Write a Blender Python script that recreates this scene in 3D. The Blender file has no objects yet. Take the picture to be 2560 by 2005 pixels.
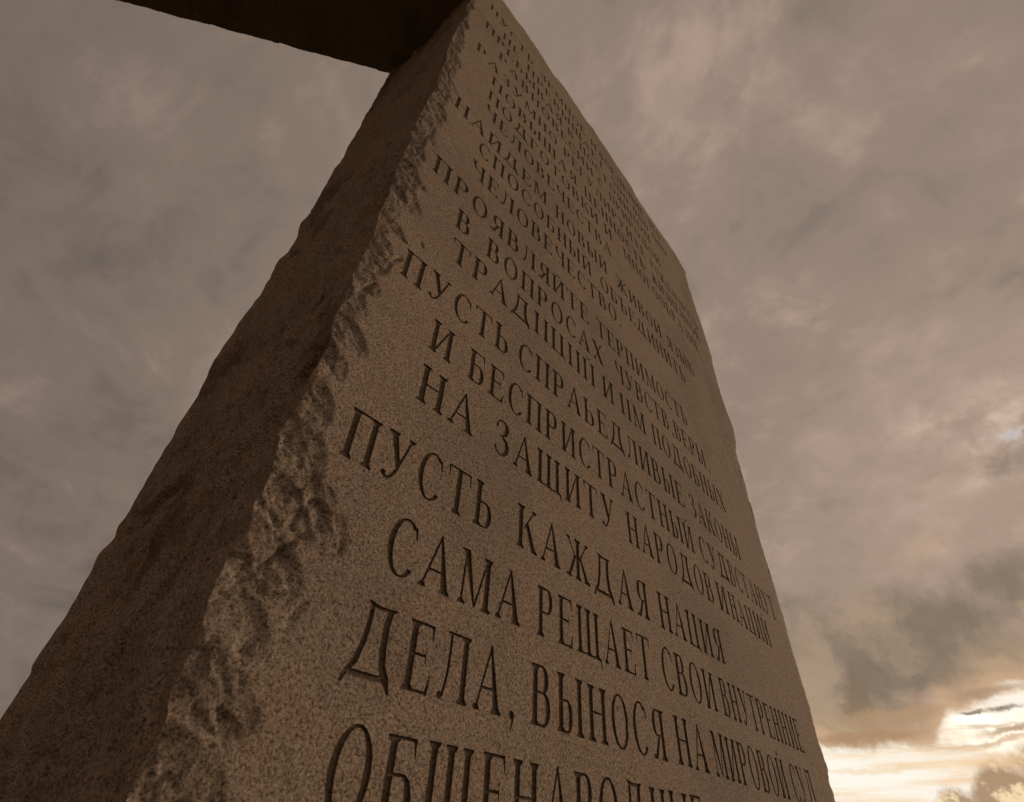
import bpy, math, random
import numpy as np
from mathutils import Vector, Matrix
from mathutils.geometry import delaunay_2d_cdt

H = 4.98                       # height of the standing slabs (m)
T = 0.702                      # thickness of the inscribed slab
SC = bpy.context.scene
COL = SC.collection

# ------------------------------------------------------------------ camera
def make_camera():
    cx, cy, cz, yaw, pitch, roll, f = -0.18076598, -0.58804834, -3.3578087, 0.80344243, 0.72407210, 0.06705553, 1296.18
    fw = Vector((math.sin(yaw)*math.cos(pitch), math.cos(yaw)*math.cos(pitch), math.sin(pitch)))
    r = Vector((math.cos(yaw), -math.sin(yaw), 0)); u = r.cross(fw)
    r2 = math.cos(roll)*r + math.sin(roll)*u; u2 = -math.sin(roll)*r + math.cos(roll)*u
    m = Matrix((r2, u2, -fw)).transposed().to_4x4(); m.translation = Vector((cx, cy, cz + H))
    cd = bpy.data.cameras.new('camera'); co = bpy.data.objects.new('camera', cd); COL.objects.link(co)
    co.matrix_world = m
    cd.sensor_width = 36; cd.lens = 36*f/2560; cd.clip_start = 0.01; cd.clip_end = 5000
    cd.dof.use_dof = True; cd.dof.focus_distance = 1.35; cd.dof.aperture_fstop = 8.0
    SC.camera = co
make_camera()

# ------------------------------------------------------------------ sky
SUN_AZ, SUN_EL = 104.0, 13.0          # degrees, azimuth from +Y towards +X
def direction(az, el):
    a, e = math.radians(az), math.radians(el)
    return (math.sin(a)*math.cos(e), math.cos(a)*math.cos(e), math.sin(e))

class NB:
    """small helper that writes node maths"""
    def __init__(s, tree): s.t = tree; s.N = tree.nodes; s.L = tree.links
    def put(s, sock, v):
        if hasattr(v, 'is_output'): s.L.new(v, sock)
        else: sock.default_value = v
    def m(s, op, a, b=0.0, c=None, clamp=False):
        n = s.N.new('ShaderNodeMath'); n.operation = op; n.use_clamp = clamp
        s.put(n.inputs[0], a)
        if op not in ('SQRT', 'ABSOLUTE', 'ARCSINE', 'SINE', 'FLOOR', 'EXPONENT'): s.put(n.inputs[1], b)
        if c is not None: s.put(n.inputs[2], c)
        return n.outputs[0]
    def add(s, a, b): return s.m('ADD', a, b)
    def sub(s, a, b): return s.m('SUBTRACT', a, b)
    def mul(s, a, b): return s.m('MULTIPLY', a, b)
    def vm(s, op, a, b=None):
        n = s.N.new('ShaderNodeVectorMath'); n.operation = op
        s.put(n.inputs[0], a)
        if b is not None:
            if op == 'SCALE': s.put(n.inputs[3], b)
            else: s.put(n.inputs[1], b)
        return n.outputs['Value'] if op in ('DOT_PRODUCT', 'LENGTH') else n.outputs[0]
    def step(s, v, a, b, lo=0.0, hi=1.0):
        n = s.N.new('ShaderNodeMapRange'); n.interpolation_type = 'SMOOTHSTEP'
        s.put(n.inputs[0], v); s.put(n.inputs[1], a); s.put(n.inputs[2], b); s.put(n.inputs[3], lo); s.put(n.inputs[4], hi)
        return n.outputs[0]
    def noise(s, vec, scale, detail=6, rough=.5, dist=0.0, lac=2.0, off=(0, 0, 0), stretch=(1, 1, 1)):
        mp = s.N.new('ShaderNodeMapping'); s.put(mp.inputs[0], vec)
        mp.inputs['Location'].default_value = off; mp.inputs['Scale'].default_value = stretch
        n = s.N.new('ShaderNodeTexNoise'); s.L.new(mp.outputs[0], n.inputs['Vector'])
        n.inputs['Scale'].default_value = scale; n.inputs['Detail'].default_value = detail
        n.inputs['Roughness'].default_value = rough; n.inputs['Distortion'].default_value = dist
        n.inputs['Lacunarity'].default_value = lac
        return n.outputs['Fac'], n.outputs['Color']
    def voro(s, vec, scale, feature='F1', rnd=1.0, out='Distance'):
        n = s.N.new('ShaderNodeTexVoronoi'); n.feature = feature; s.put(n.inputs['Vector'], vec)
        n.inputs['Scale'].default_value = scale; n.inputs['Randomness'].default_value = rnd
        return n.outputs[out]
    def mix(s, f, a, b, mode='MIX'):
        n = s.N.new('ShaderNodeMix'); n.data_type = 'RGBA'; n.blend_type = mode
        s.put(n.inputs[0], f)
        for k, v in ((6, a), (7, b)):
            if not hasattr(v, 'is_output') and len(v) == 3: v = (*v, 1)
            s.put(n.inputs[k], v)
        return n.outputs[2]
    def comb(s, x, y, z):
        n = s.N.new('ShaderNodeCombineXYZ'); s.put(n.inputs[0], x); s.put(n.inputs[1], y); s.put(n.inputs[2], z)
        return n.outputs[0]
    def sep(s, v):
        n = s.N.new('ShaderNodeSeparateXYZ'); s.put(n.inputs[0], v); return n.outputs

def lin(r, g, b):
    f = lambda c: (c/255/12.92) if c/255 <= .04045 else ((c/255+.055)/1.055)**2.4
    return (f(r), f(g), f(b))

def make_world():
    w = bpy.data.worlds.new('World'); SC.world = w; w.use_nodes = True
    t = w.node_tree; t.nodes.clear(); b = NB(t)
    out = t.nodes.new('ShaderNodeOutputWorld'); bg = t.nodes.new('ShaderNodeBackground'); t.links.new(bg.outputs[0], out.inputs[0])
    STR = 0.1; bg.inputs[1].default_value = STR
    sky = t.nodes.new('ShaderNodeTexSky'); sky.sky_type = 'NISHITA'; sky.sun_disc = False
    sky.sun_elevation = math.radians(SUN_EL); sky.sun_rotation = math.radians(SUN_AZ)
    tc = t.nodes.new('ShaderNodeTexCoord'); D = b.vm('NORMALIZE', tc.outputs['Generated'])
    X, Y, Z = b.sep(D)[0:3]
    # cloud sheet seen in perspective
    zz = b.add(b.m('MAXIMUM', Z, 0.0), 0.42)
    P = b.comb(b.m('DIVIDE', X, zz), b.m('DIVIDE', Y, zz), 0.0)
    w1 = b.noise(P, 1.6, 3, .5, off=(3, 1, 0))[1]; w2 = b.noise(P, 7.0, 4, .5, off=(6, 2, 0))[1]
    Pw = b.vm('ADD', P, b.vm('SCALE', b.vm('SUBTRACT', w1, (.5, .5, .5)), .32))
    Pw = b.vm('ADD', Pw, b.vm('SCALE', b.vm('SUBTRACT', w2, (.5, .5, .5)), .09))
    big = b.noise(Pw, 1.9, 4, .5, off=(7.3, 2.2, 0))[0]
    mid = b.noise(Pw, 5.0, 9, .58, off=(1.7, 5.1, 0), stretch=(1.0, .8, 1))[0]
    fine = b.noise(Pw, 15.0, 9, .62, off=(4.4, .3, 0), stretch=(1.0, .7, 1))[0]
    ridge = b.m('ABSOLUTE', b.sub(b.noise(Pw, 4.2, 8, .55, off=(9.4, 8.3, 0))[0], .5))
    c = b.add(b.add(b.mul(b.sub(big, .5), .80), b.mul(b.sub(mid, .5), 1.75)), b.mul(b.sub(fine, .5), 1.05))
    c = b.add(c, b.mul(b.sub(.075, ridge), 1.3))
    # brightness rises towards the hidden sun
    sd = direction(SUN_AZ - 4, SUN_EL + 4)
    g = b.vm('DOT_PRODUCT', D, sd)                      # -1..1
    g1 = b.step(g, -0.75, 1.0)
    base = b.mix(g1, lin(106, 95, 86), lin(151, 132, 118))
    base = b.mix(b.step(g, .86, 1.0), base, lin(170, 147, 130))
    lightc = b.mix(g1, lin(126, 109, 100), lin(182, 157, 142))
    darkc = b.mix(g1, lin(90, 80, 74), lin(124, 112, 102))
    cl = b.mix(b.step(c, 0.0, .66), base, lightc)
    cl = b.mix(b.step(c, 0.05, -.62), cl, darkc)
    # local weather low towards the sun; az and el in degrees
    n = t.nodes.new('ShaderNodeMath'); n.operation = 'ARCTAN2'; t.links.new(X, n.inputs[0]); t.links.new(Y, n.inputs[1])
    az = b.mul(n.outputs[0], 57.29578); el = b.mul(b.m('ARCSINE', Z), 57.29578)
    AE = b.comb(az, el, 0.0)
    q1 = b.noise(AE, .12, 7, .62, off=(5, 9, 0))[1]; q2 = b.noise(AE, .45, 9, .66, off=(2, 4, 0))[1]
    qs = b.sep(q1); qt = b.sep(q2)
    az1 = b.add(az, b.add(b.mul(b.sub(qs[0], .5), 10), b.mul(b.sub(qt[0], .5), 4.5)))
    el1 = b.add(el, b.add(b.mul(b.sub(qs[1], .5), 6), b.mul(b.sub(qt[1], .5), 3.2)))
    az2 = b.add(az, b.mul(b.sub(qt[0], .5), 3.4)); el2 = b.add(el, b.mul(b.sub(qt[1], .5), 1.7))
    def blob(a0, e0, ra, re, s0=1.15, s1=.6, A=az1, E=el1):
        da = b.m('DIVIDE', b.sub(A, a0), ra); de = b.m('DIVIDE', b.sub(E, e0), re)
        r = b.m('SQRT', b.add(b.mul(da, da), b.mul(de, de)))
        return b.step(r, s0, s1)
    tex = b.noise(b.comb(az1, el1, 0.0), .17, 6, .52, off=(11, 3, 0))[0]       # billows of the low clouds
    # warm lift all over the low west
    warm = b.mul(b.step(el1, 19, 9), b.step(az, 50, 70))
    cl = b.mix(b.mul(warm, .75), cl, b.mix(b.step(tex, .36, .66), lin(158, 134, 113), lin(198, 166, 139)))
    # lit billows above the grey bank
    lit = b.m('MAXIMUM', blob(91.5, 21.5, 6.5, 2.2, 1.5, .2), blob(99, 25.5, 7, 2.2, 1.5, .2))
    cl = b.mix(b.mul(lit, b.mul(b.step(tex, .42, .62), .55)), cl, lin(196, 168, 143))
    # grey-green cloud bank
    bank = b.m('MAXIMUM', blob(84.5, 15.3, 8.0, 3.7, 1.35, .6), blob(94.0, 17.6, 4.5, 2.4, 1.5, .4))
    bank = b.m('MAXIMUM', bank, b.mul(blob(77.0, 13.4, 4.4, 5.8, 1.4, .6), .95))
    tone = b.mix(b.step(tex, .36, .64), lin(127, 113, 98), lin(168, 145, 122))
    cl = b.mix(b.mul(bank, .92), cl, tone)
    cl = b.mix(b.mul(blob(78.7, 11.4, 1.1, 2.2, 1.4, .3, az2, el2), .8), cl, lin(130, 110, 90))
    # bright clearing: light comes straight through
    edge = b.add(8.2, b.add(b.mul(b.step(az, 82.4, 85.0), 2.2), b.mul(b.step(az, 85.0, 89.5), 1.5)))
    ds = b.sub(edge, b.add(el2, b.mul(b.sub(qs[1], .5), 1.2)))
    clear = b.mul(b.step(ds, -.35, .45), b.step(az, 48, 62))
    glow = b.mul(b.step(ds, -3.2, .2), b.step(az, 60, 74))       # forward-scattered light round the opening
    cl = b.mix(b.mul(glow, .45), cl, lin(234, 192, 148))
    streak = b.noise(AE, .22, 8, .62, off=(1, 3, 0), stretch=(.32, 3.2, 1))[0]
    cream = b.mix(b.step(streak, .34, .62), lin(246, 212, 172), (1.0, .95, .83))
    hot = blob(85.6, 9.4, 4.6, 1.1, 1.5, .1)
    cream = b.mix(b.mul(hot, .9), cream, (1.3, 1.22, 1.03))
    s2 = b.noise(AE, .5, 9, .66, off=(6, 13, 0), stretch=(.30, 2.2, 1))[0]
    cream = b.mix(b.mul(b.mul(b.step(s2, .53, .66), b.step(el, 7.2, 8.6)), .7), cream, lin(202, 168, 130))
    cream = b.mix(b.mul(blob(88.5, 7.4, 3.4, .9, 1.4, .2), .7), cream, lin(222, 186, 148))
    cl = b.mix(clear, cl, cream)
    # cloud bars across it
    def bar(a0, e0, ra, re, col, k, tilt=0.0):
        return b.mix(b.mul(blob(a0, e0, ra, re, 1.5, .35, az2, b.sub(el2, b.mul(b.sub(az, a0), tilt))), k), cl, col)
    cl = bar(78.0, 8.85, 4.4, .42, lin(172, 138, 107), .85, .05)
    cl = bar(81.0, 10.2, 3.4, .50, lin(178, 146, 115), .85, .05)
    cl = bar(88.2, 9.0, 2.6, .22, lin(186, 154, 122), .85, .12)
    cl = bar(86.6, 8.3, 2.4, .16, lin(205, 170, 132), .7, .08)
    cl = bar(86.0, 10.2, .9, .17, lin(118, 104, 88), .85, .0)
    cl = bar(88.0, 10.35, 1.1, .20, lin(122, 106, 90), .8, .0)
    cl = bar(87.5, 11.3, 2.4, .30, lin(172, 144, 117), .8, .05)
    cl = bar(78.5, 6.8, 4.5, .22, lin(240, 208, 164), .5, .03)
    # small cumulus in the corner
    def cum(a0, e0, ra, re): return blob(a0, e0, ra, re, 1.15, .78, az2, el2)
    cu = b.m('MAXIMUM', b.m('MAXIMUM', cum(82.6, 3.9, 1.6, 1.7), cum(89.2, 5.2, 2.6, 3.1)), cum(85.6, 4.6, 2.2, 2.4))
    tops = b.m('MAXIMUM', b.m('MAXIMUM', blob(82.5, 4.5, 1.2, 1.0, 1.25, .5, az2, el2), blob(89.4, 6.9, 2.0, 1.3, 1.2, .4, az2, el2)), blob(86.2, 5.0, 1.0, .8, 1.2, .5, az2, el2))
    puff = b.noise(AE, .9, 8, .62, off=(8, 1, 0))[0]
    pk = b.add(b.sub(puff, .5), b.mul(b.sub(tops, .5), .16))
    ccol = b.mix(b.step(pk, -.06, .13), lin(170, 139, 108), lin(248, 220, 174))
    cl = b.mix(b.mul(cu, .94), cl, ccol)
    # bright torn cloud with a blue hole
    tear = b.mul(blob(98.0, 29.3, 7.0, 3.4, 1.5, .1), b.step(mid, .42, .58))
    cl = b.mix(b.mul(tear, .85), cl, lin(226, 200, 180))
    SKYCOL = b.vm('SCALE', cl, 1.0/STR)
    hole = blob(97.9, 28.5, 1.3, .40, 1.5, .2)
    bluec = b.vm('ADD', b.vm('SCALE', sky.outputs[0], .5), (2.2, 2.1, 2.1))
    thin = b.mul(b.step(c, -.2, -.9), .12)             # a trace of the clear sky through the thinnest cloud
    colr = b.mix(b.m('MAXIMUM', b.mul(hole, .8), thin), SKYCOL, bluec)
    t.links.new(colr, bg.inputs[0])
make_world()
sd = bpy.data.lights.new('sun', 'SUN'); sd.energy = 1.1; sd.angle = math.radians(16); sd.color = (1.0, .80, .58)
so = bpy.data.objects.new('sun', sd); COL.objects.link(so)
so.rotation_euler = (-Vector(direction(SUN_AZ + 6, SUN_EL))).to_track_quat('-Z', 'Y').to_euler()
SC.view_settings.view_transform = 'Standard'; SC.view_settings.look = 'None'
SC.view_settings.gamma = 1; SC.view_settings.exposure = 0.0; SC.view_settings.use_curve_mapping = False
SC.render.engine = 'CYCLES'

# ------------------------------------------------------------------ numpy noise
def _hash(ix, iy, iz, seed):
    h = (ix.astype(np.int64)*374761393 + iy.astype(np.int64)*668265263 + iz.astype(np.int64)*2147483647 + seed*1274126177) & 0xffffffff
    h = ((h ^ (h >> 13))*1274126177) & 0xffffffff
    h = ((h ^ (h >> 16))*2246822519) & 0xffffffff
    return (h ^ (h >> 15)) & 0xffffffff
def vnoise(x, y, z=0.0, seed=0):
    """gradient noise, about -1..1"""
    x, y, z = np.broadcast_arrays(np.asarray(x, float), np.asarray(y, float), np.asarray(z, float))
    fx, fy, fz = np.floor(x), np.floor(y), np.floor(z); ax, ay, az = x-fx, y-fy, z-fz
    s = lambda t: t*t*t*(t*(t*6-15)+10)
    wx, wy, wz = s(ax), s(ay), s(az); r = 0
    for i in (0, 1):
        for j in (0, 1):
            for k in (0, 1):
                h = _hash(fx+i, fy+j, fz+k, seed)
                gx = ((h & 1023)/511.5-1); gy = (((h >> 10) & 1023)/511.5-1); gz = (((h >> 20) & 1023)/511.5-1)
                d = gx*(ax-i)+gy*(ay-j)+gz*(az-k)
                r = r + d*(wx if i else 1-wx)*(wy if j else 1-wy)*(wz if k else 1-wz)
    return r*1.3
def fbm(x, y, z=0.0, oct=4, seed=0, rough=.5):
    a, r, f = 1.0, 0, 1.0
    for o in range(oct):
        r = r + a*vnoise(x*f, y*f, z*f, seed+o*17); a *= rough; f *= 2.03
    return r
def facets(u, v, seed=0, tilt=1.0):
    """broken-stone planes: every cell is a tilted flat of its own"""
    fu, fv = np.floor(u), np.floor(v); best = np.full(np.shape(u), 1e9); val = np.zeros(np.shape(u))
    for i in (-1, 0, 1):
        for j in (-1, 0, 1):
            h = _hash(fu+i, fv+j, fu*0, seed)
            cu = fu+i+(h & 1023)/1023; cv = fv+j+((h >> 10) & 1023)/1023
            h2 = _hash(fu+i, fv+j, fu*0, seed+99)
            a = ((h2 & 1023)/511.5-1)*tilt; b_ = (((h2 >> 10) & 1023)/511.5-1)*tilt; c0 = ((h2 >> 20) & 1023)/511.5-1
            d = (u-cu)**2+(v-cv)**2; m = d < best
            val = np.where(m, a*(u-cu)+b_*(v-cv)+.35*c0, val); best = np.where(m, d, best)
    return val
sstep = lambda t, a, b: (lambda k: k*k*(3-2*k))(np.clip((t-a)/(b-a), 0, 1))

# ------------------------------------------------------------------ shape of the inscribed slab (z measured down from the top)
BACK = [(-.023, .028), (-.023, -.196), (-.015, -.428), (-.015, -.666), (-.011, -.737), (-.009, -.967), (-.004, -1.109), (-.008, -1.17), (-.004, -1.266), (-.004, -1.395), (-.003, -1.496), (-.005, -1.583), (-.01, -1.667), (-.001, -1.726), (.001, -1.807), (.001, -1.841), (-.009, -1.898), (-.003, -1.978), (-.001, -2.039), (-.006, -2.139), (-.012, -2.205), (-.015, -2.385), (-.007, -2.435), (-.002, -2.503), (-.004, -2.581), (-.005, -2.653), (-.005, -2.724), (0, -2.804), (-.005, -2.874), (-.001, -2.899), (-.007, -2.941), (0, -3.006), (-.002, -3.069), (-.006, -3.145), (-.001, -3.158), (-.003, -3.227), (-.01, -3.6), (0, -4.1), (-.02, -5.1)]
FRONT = [(.02, .1), (.016, -.3), (.012, -.491), (.003, -.672), (.016, -.798), (.004, -.962), (.002, -1.127), (.004, -1.263), (.012, -1.394), (.009, -1.485), (.019, -1.611), (.013, -1.695), (.009, -1.778), (.007, -1.85), (.006, -1.933), (.006, -1.985), (.013, -2.03), (.007, -2.082), (.009, -2.135), (.01, -2.194), (.014, -2.246), (.013, -2.309), (.011, -2.381), (.015, -2.435), (.019, -2.48), (.016, -2.533), (.012, -2.571), (.011, -2.601), (.013, -2.646), (.014, -2.673), (.012, -2.709), (.015, -2.736), (.019, -2.752), (.02, -2.784), (.018, -2.809), (.012, -2.838), (.017, -2.864), (.014, -2.901), (.007, -2.952), (.01, -2.982), (.015, -3.01), (.016, -3.031), (.011, -3.059), (.018, -3.091), (.009, -3.12), (.009, -3.136), (.007, -3.155), (.011, -3.198), (.013, -3.217), (.012, -3.232), (.012, -3.255), (.015, -3.276), (.016, -3.298), (.012, -3.316), (.013, -3.335), (.01, -3.7), (.0, -4.3), (.01, -5.1)]
RIGHT = [(2.09, .1), (2.085, -.19), (2.06, -.3), (2.055, -.349), (2.053, -.443), (2.043, -.471), (2.065, -.534), (2.067, -.609), (2.078, -.734), (2.081, -.818), (2.091, -.87), (2.08, -.897), (2.087, -.956), (2.102, -1.031), (2.105, -1.085), (2.082, -1.144), (2.076, -1.261), (2.069, -1.326), (2.091, -1.525), (2.108, -1.619), (2.078, -1.742), (2.036, -1.802), (2.031, -1.974), (2.017, -2.174), (2.014, -2.327), (2.024, -2.5), (2.028, -2.617), (2.017, -2.724), (2.006, -2.85), (2, -2.927), (1.999, -2.971), (2.024, -3.086), (2.001, -3.132), (2.005, -3.171), (2, -3.6), (2.02, -4.2), (2, -5.1)]
TOP = [(-.1, .0), (.06, .0), (.171, .062), (.246, .058), (.344, .064), (.446, .07), (.554, .02), (.614, .006), (.627, .036), (.728, .042), (.863, .01), (.919, 0), (.973, .032), (1.045, .002), (1.135, -.01), (1.224, -.05), (1.318, -.04), (1.393, -.062), (1.455, -.12), (1.546, -.15), (1.63, -.158), (1.792, -.18), (1.939, -.182), (2.007, -.205), (2.09, -.215)]
CHIP = [(.03, .1), (.025, -.5), (.030, -.757), (.039, -1.111), (.059, -1.377), (.071, -1.572), (.074, -1.701), (.054, -2.043), (.079, -2.224), (.1, -2.289), (.076, -2.389), (.068, -2.502), (.063, -2.569), (.063, -2.625), (.068, -2.744), (.064, -2.821), (.058, -2.891), (.073, -2.949), (.099, -3.004), (.117, -3.037), (.133, -3.054), (.142, -3.07), (.115, -3.096), (.095, -3.132), (.078, -3.164), (.078, -3.186), (.086, -3.215), (.093, -3.244), (.087, -3.278), (.09, -3.308), (.095, -3.331), (.08, -3.7), (.12, -4.2), (.07, -5.1)]
RCHIP = [(1.85, .1), (1.83, -.8), (1.80, -1.129), (1.81, -1.378), (1.83, -1.682), (1.80, -1.875), (1.862, -2.013), (1.943, -2.21), (1.925, -2.387), (1.95, -2.599), (1.97, -2.788), (1.965, -2.91), (1.95, -3.3), (1.93, -5.1)]
def table(L, i=1, o=0):
    A = np.array(sorted((q[i], q[o]) for q in L)); return lambda v: np.interp(v, A[:, 0], A[:, 1])
xB, xF, xR0, bL, bR = (table(L) for L in (BACK, FRONT, RIGHT, CHIP, RCHIP)); zT0 = table(TOP, 0, 1)
def xR(z): return xR0(z) + .007*vnoise(np.asarray(z)*11, .3, .2, 91) + .005*np.abs(vnoise(np.asarray(z)*27, .7, .2, 92)) + .003*vnoise(np.asarray(z)*80, .1, .2, 93)
def zT(x): x = np.asarray(x, float); return zT0(x) + sstep(x, .1, .2)*(.006*vnoise(x*17, .3, .9, 94) + .004*vnoise(x*50, .3, .9, 95))

GOUGE = [(.076, -2.478, .006, .014, .010, .5), (.118, -2.375, .004, .010, .006, -.4), (.060, -3.10, .005, .03, .012, .6), (.044, -2.60, .004, .022, .009, .5), (.055, -1.62, .004, .02, .007, .3), (.10, -3.16, .004, .022, .006, .4)]
def _scoops():
    """flakes struck off the arris: height, half height, width, depth, lower scarp sharpness"""
    r = random.Random(12)
    L = [(-2.262, .055, .096, .9), (-2.395, .022, .088, 1.0), (-2.500, .075, .074, 1.1), (-2.590, .040, .066, .8), (-2.665, .040, .060, .8), (-2.735, .038, .083, 1.0),
         (-2.80, .045, .060, .9), (-2.885, .050, .064, 1.0), (-2.965, .050, .082, .9), (-3.035, .062, .142, 1.15), (-3.120, .048, .100, .9), (-3.185, .05, .082, 1.0), (-3.255, .045, .098, 1.1), (-3.325, .055, .094, .9)]
    z = -.02
    while z > -2.2:
        h = r.uniform(.022, .055); L.append((z, h, float(bL(z))*r.uniform(.75, 1.25)+r.uniform(-.004, .01), r.uniform(.6, 1.1))); z -= h*r.uniform(.9, 1.35)
    z = -3.38
    while z > -5:
        h = r.uniform(.04, .09); L.append((z, h, float(bL(z))*r.uniform(.8, 1.3), r.uniform(.7, 1.1))); z -= h*1.2
    return L
SCOOPS = _scoops()
def flakes(x, z):
    """0..1 inside mask, 0..1 way from the rim to the arris, and a facet id"""
    X, Z = np.broadcast_arrays(x, z); m = np.zeros(X.shape); s = np.zeros(X.shape); fid = np.zeros(X.shape)
    near = (X.ravel() < .21); xs = X.ravel()[near]; zs = Z.ravel()[near]
    if len(xs) == 0: return m, s, fid
    wob = .006*vnoise(xs*24, zs*30, 3.3, 5)+.0028*vnoise(xs*70, zs*80, 1.3, 6)
    sk = zs+.35*xs                                       # flakes run down and outwards
    mm = np.zeros(len(xs)); ss = np.zeros(len(xs)); ff = np.zeros(len(xs))
    for k, (zi, hi, wi, di) in enumerate(SCOOPS):
        v = (sk-(zi+.35*wi*.5))/hi
        sel = np.abs(v) < 1
        if not sel.any(): continue
        w = wi*np.sqrt(np.maximum(1-v[sel]**2, 0))+wob[sel]
        e = w-xs[sel]
        soft = .0016+.016*np.clip(.5*v[sel]+.25, 0, 1)   # crisp scarp below, feathered above
        mi = np.clip(e/soft, 0, 1)*np.clip((1-np.abs(v[sel]))*9, 0, 1); mi = mi*mi*(3-2*mi)
        si = np.clip(e/np.maximum(wi, .03), 0, 1.3)*di
        idx = np.nonzero(sel)[0]; up = mi*(.35+si) > mm[idx]*(.35+ss[idx])
        q = idx[up]; mm[q] = mi[up]; ss[q] = si[up]; ff[q] = k+1
    # continuous bruised bevel along the arris
    bw = np.maximum(bL(zs)*.62+.012*vnoise(xs*14, zs*11, 8.8, 15)+wob*.8, .010); e = bw-xs
    mb_ = np.clip(e/.009, 0, 1); mb_ = mb_*mb_*(3-2*mb_); sb = np.clip(e/np.maximum(bw, .02), 0, 1)*.45
    up = mb_*(.30+sb) > mm*(.30+ss); mm = np.where(up, mb_, mm); ss = np.where(up, sb, ss); ff = np.where(up, 0, ff)
    o = m.ravel().copy(); o[near] = mm; o2 = o*0; o2[near] = ss; o3 = o*0; o3[near] = ff
    return o.reshape(X.shape), o2.reshape(X.shape), o3.reshape(X.shape)
def depth(x, z):
    """how far the front surface lies behind the dressed plane y = 0"""
    x = np.asarray(x, float); z = np.asarray(z, float)
    inside, s, fid = flakes(x, z)
    wx, wz = x+.004*vnoise(x*40, z*40, .7, 12), z+.004*vnoise(x*40, z*40, 5.7, 13)
    fac = facets(wx*19+wz*7, wz*17+wx*15, 3, 1.15)
    fac2 = facets(wx*46-wz*14, wz*34+wx*20, 8, 1.2)
    fac3 = facets(wx*120+wz*30, wz*90-wx*25, 11, 1.3)
    rough = .0044*fac*np.minimum(1, s*2.6) + .0034*fac2*np.minimum(1, s*5) + .0010*fac3 + .0008*fbm(x*80, z*70, 0, 4, 9, .65)
    lime = .0016 + .0105*s + .0030*np.sin(fid*2.4)*s + rough
    # curved scarps and slots inside the broken margin
    ph = z*15+x*11+1.2*vnoise(x*14, z*9, .5, 21)
    lime = lime + .0030*((ph-np.floor(ph))-.5)*np.minimum(1, s*2.2)
    sl = np.exp(-(vnoise(wx*16+wz*4, wz*9-wx*9, 6.6, 22)/.045)**2)*sstep(vnoise(x*8, z*7, 9.1, 23), -.05, .25)
    lime = lime + .0042*sl
    d = inside*np.maximum(lime, .0004)
    # right-hand margin
    r0 = bR(z) + .03*vnoise(x*5, z*6, 2.1, 31) + .012*vnoise(x*22, z*30, 2.1, 32)
    ri = sstep(x-r0, -.004, .02); xr = xR(z)
    sr = np.clip((x-r0)/np.maximum(xr-r0, .05), 0, 1.2)
    d = d + ri*np.maximum(.0015 + .010*sr**2 + .003*facets(x*9, z*9, 41, 1.0)*np.minimum(1, sr*2) + .0016*fbm(x*40, z*40, 0, 3, 43), 0)
    # top margin
    tt = zT(x)-z
    d = d + .010*sstep(tt, .05+.03*vnoise(x*8, 0, 7, 51), 0)*(1+.6*vnoise(x*20, z*20, 0, 52))
    # slight unevenness of the dressed face
    d = d + .0010*vnoise(x*5, z*5, 0, 61) + .0004*fbm(x*30, z*30, 0, 3, 62)
    pit = sstep(vnoise(x*48, z*40, 2.2, 63), .50, .66); d = d + .0016*pit*sstep(vnoise(x*3, z*3, 0, 64), -.15, .2)
    for gx, gz, rx, rz, dp, tl in GOUGE:
        u = (x-gx)-tl*(z-gz); v = z-gz
        q = (u/rx)**2+(v/rz)**2*(1+.6*vnoise(x*90, z*90, 0, 71)); d = d + dp*np.exp(-q*1.6)
    return d

def yF(z): return depth(xF(z)+.001, z)

def build_mesh(name, V, F, mat, parent=None, smooth=True, loc=(0, 0, 0)):
    me = bpy.data.meshes.new(name); V = np.asarray(V, np.float32)
    F = F if isinstance(F, list) else [F]
    nv = sum(len(f)*f.shape[1] for f in F); nf = sum(len(f) for f in F)
    me.vertices.add(len(V)); me.vertices.foreach_set('co', V.ravel())
    me.loops.add(nv); me.loops.foreach_set('vertex_index', np.concatenate([f.ravel() for f in F]).astype(np.int32))
    me.polygons.add(nf)
    tot = np.concatenate([np.full(len(f), f.shape[1]) for f in F]); st = np.concatenate([[0], np.cumsum(tot)[:-1]])
    me.polygons.foreach_set('loop_start', st.astype(np.int32))
    me.polygons.foreach_set('use_smooth', np.full(nf, smooth))
    me.update(calc_edges=True); me.validate(); me.materials.append(mat)
    o = bpy.data.objects.new(name, me); COL.objects.link(o); o.location = loc
    if parent: o.parent = parent
    return o
def grid_faces(nr, nc, flip=False):
    i = np.arange((nr-1)*(nc-1)); r, c = i//(nc-1), i % (nc-1); a = r*nc+c
    q = np.stack([a, a+1, a+nc+1, a+nc], 1)
    return q[:, ::-1] if flip else q
def weld(V, F):
    k = np.round(np.asarray(V)*2e5).astype(np.int64)
    _, idx, inv_ = np.unique(k, axis=0, return_index=True, return_inverse=True); inv_ = inv_.ravel()
    G = []
    for f in F:
        g = inv_[f]; ok = np.ones(len(g), bool); n = g.shape[1]
        for a in range(n):
            for c in range(a+1, n): ok &= g[:, a] != g[:, c]
        G.append(g[ok])
    return np.asarray(V)[idx], G

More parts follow.
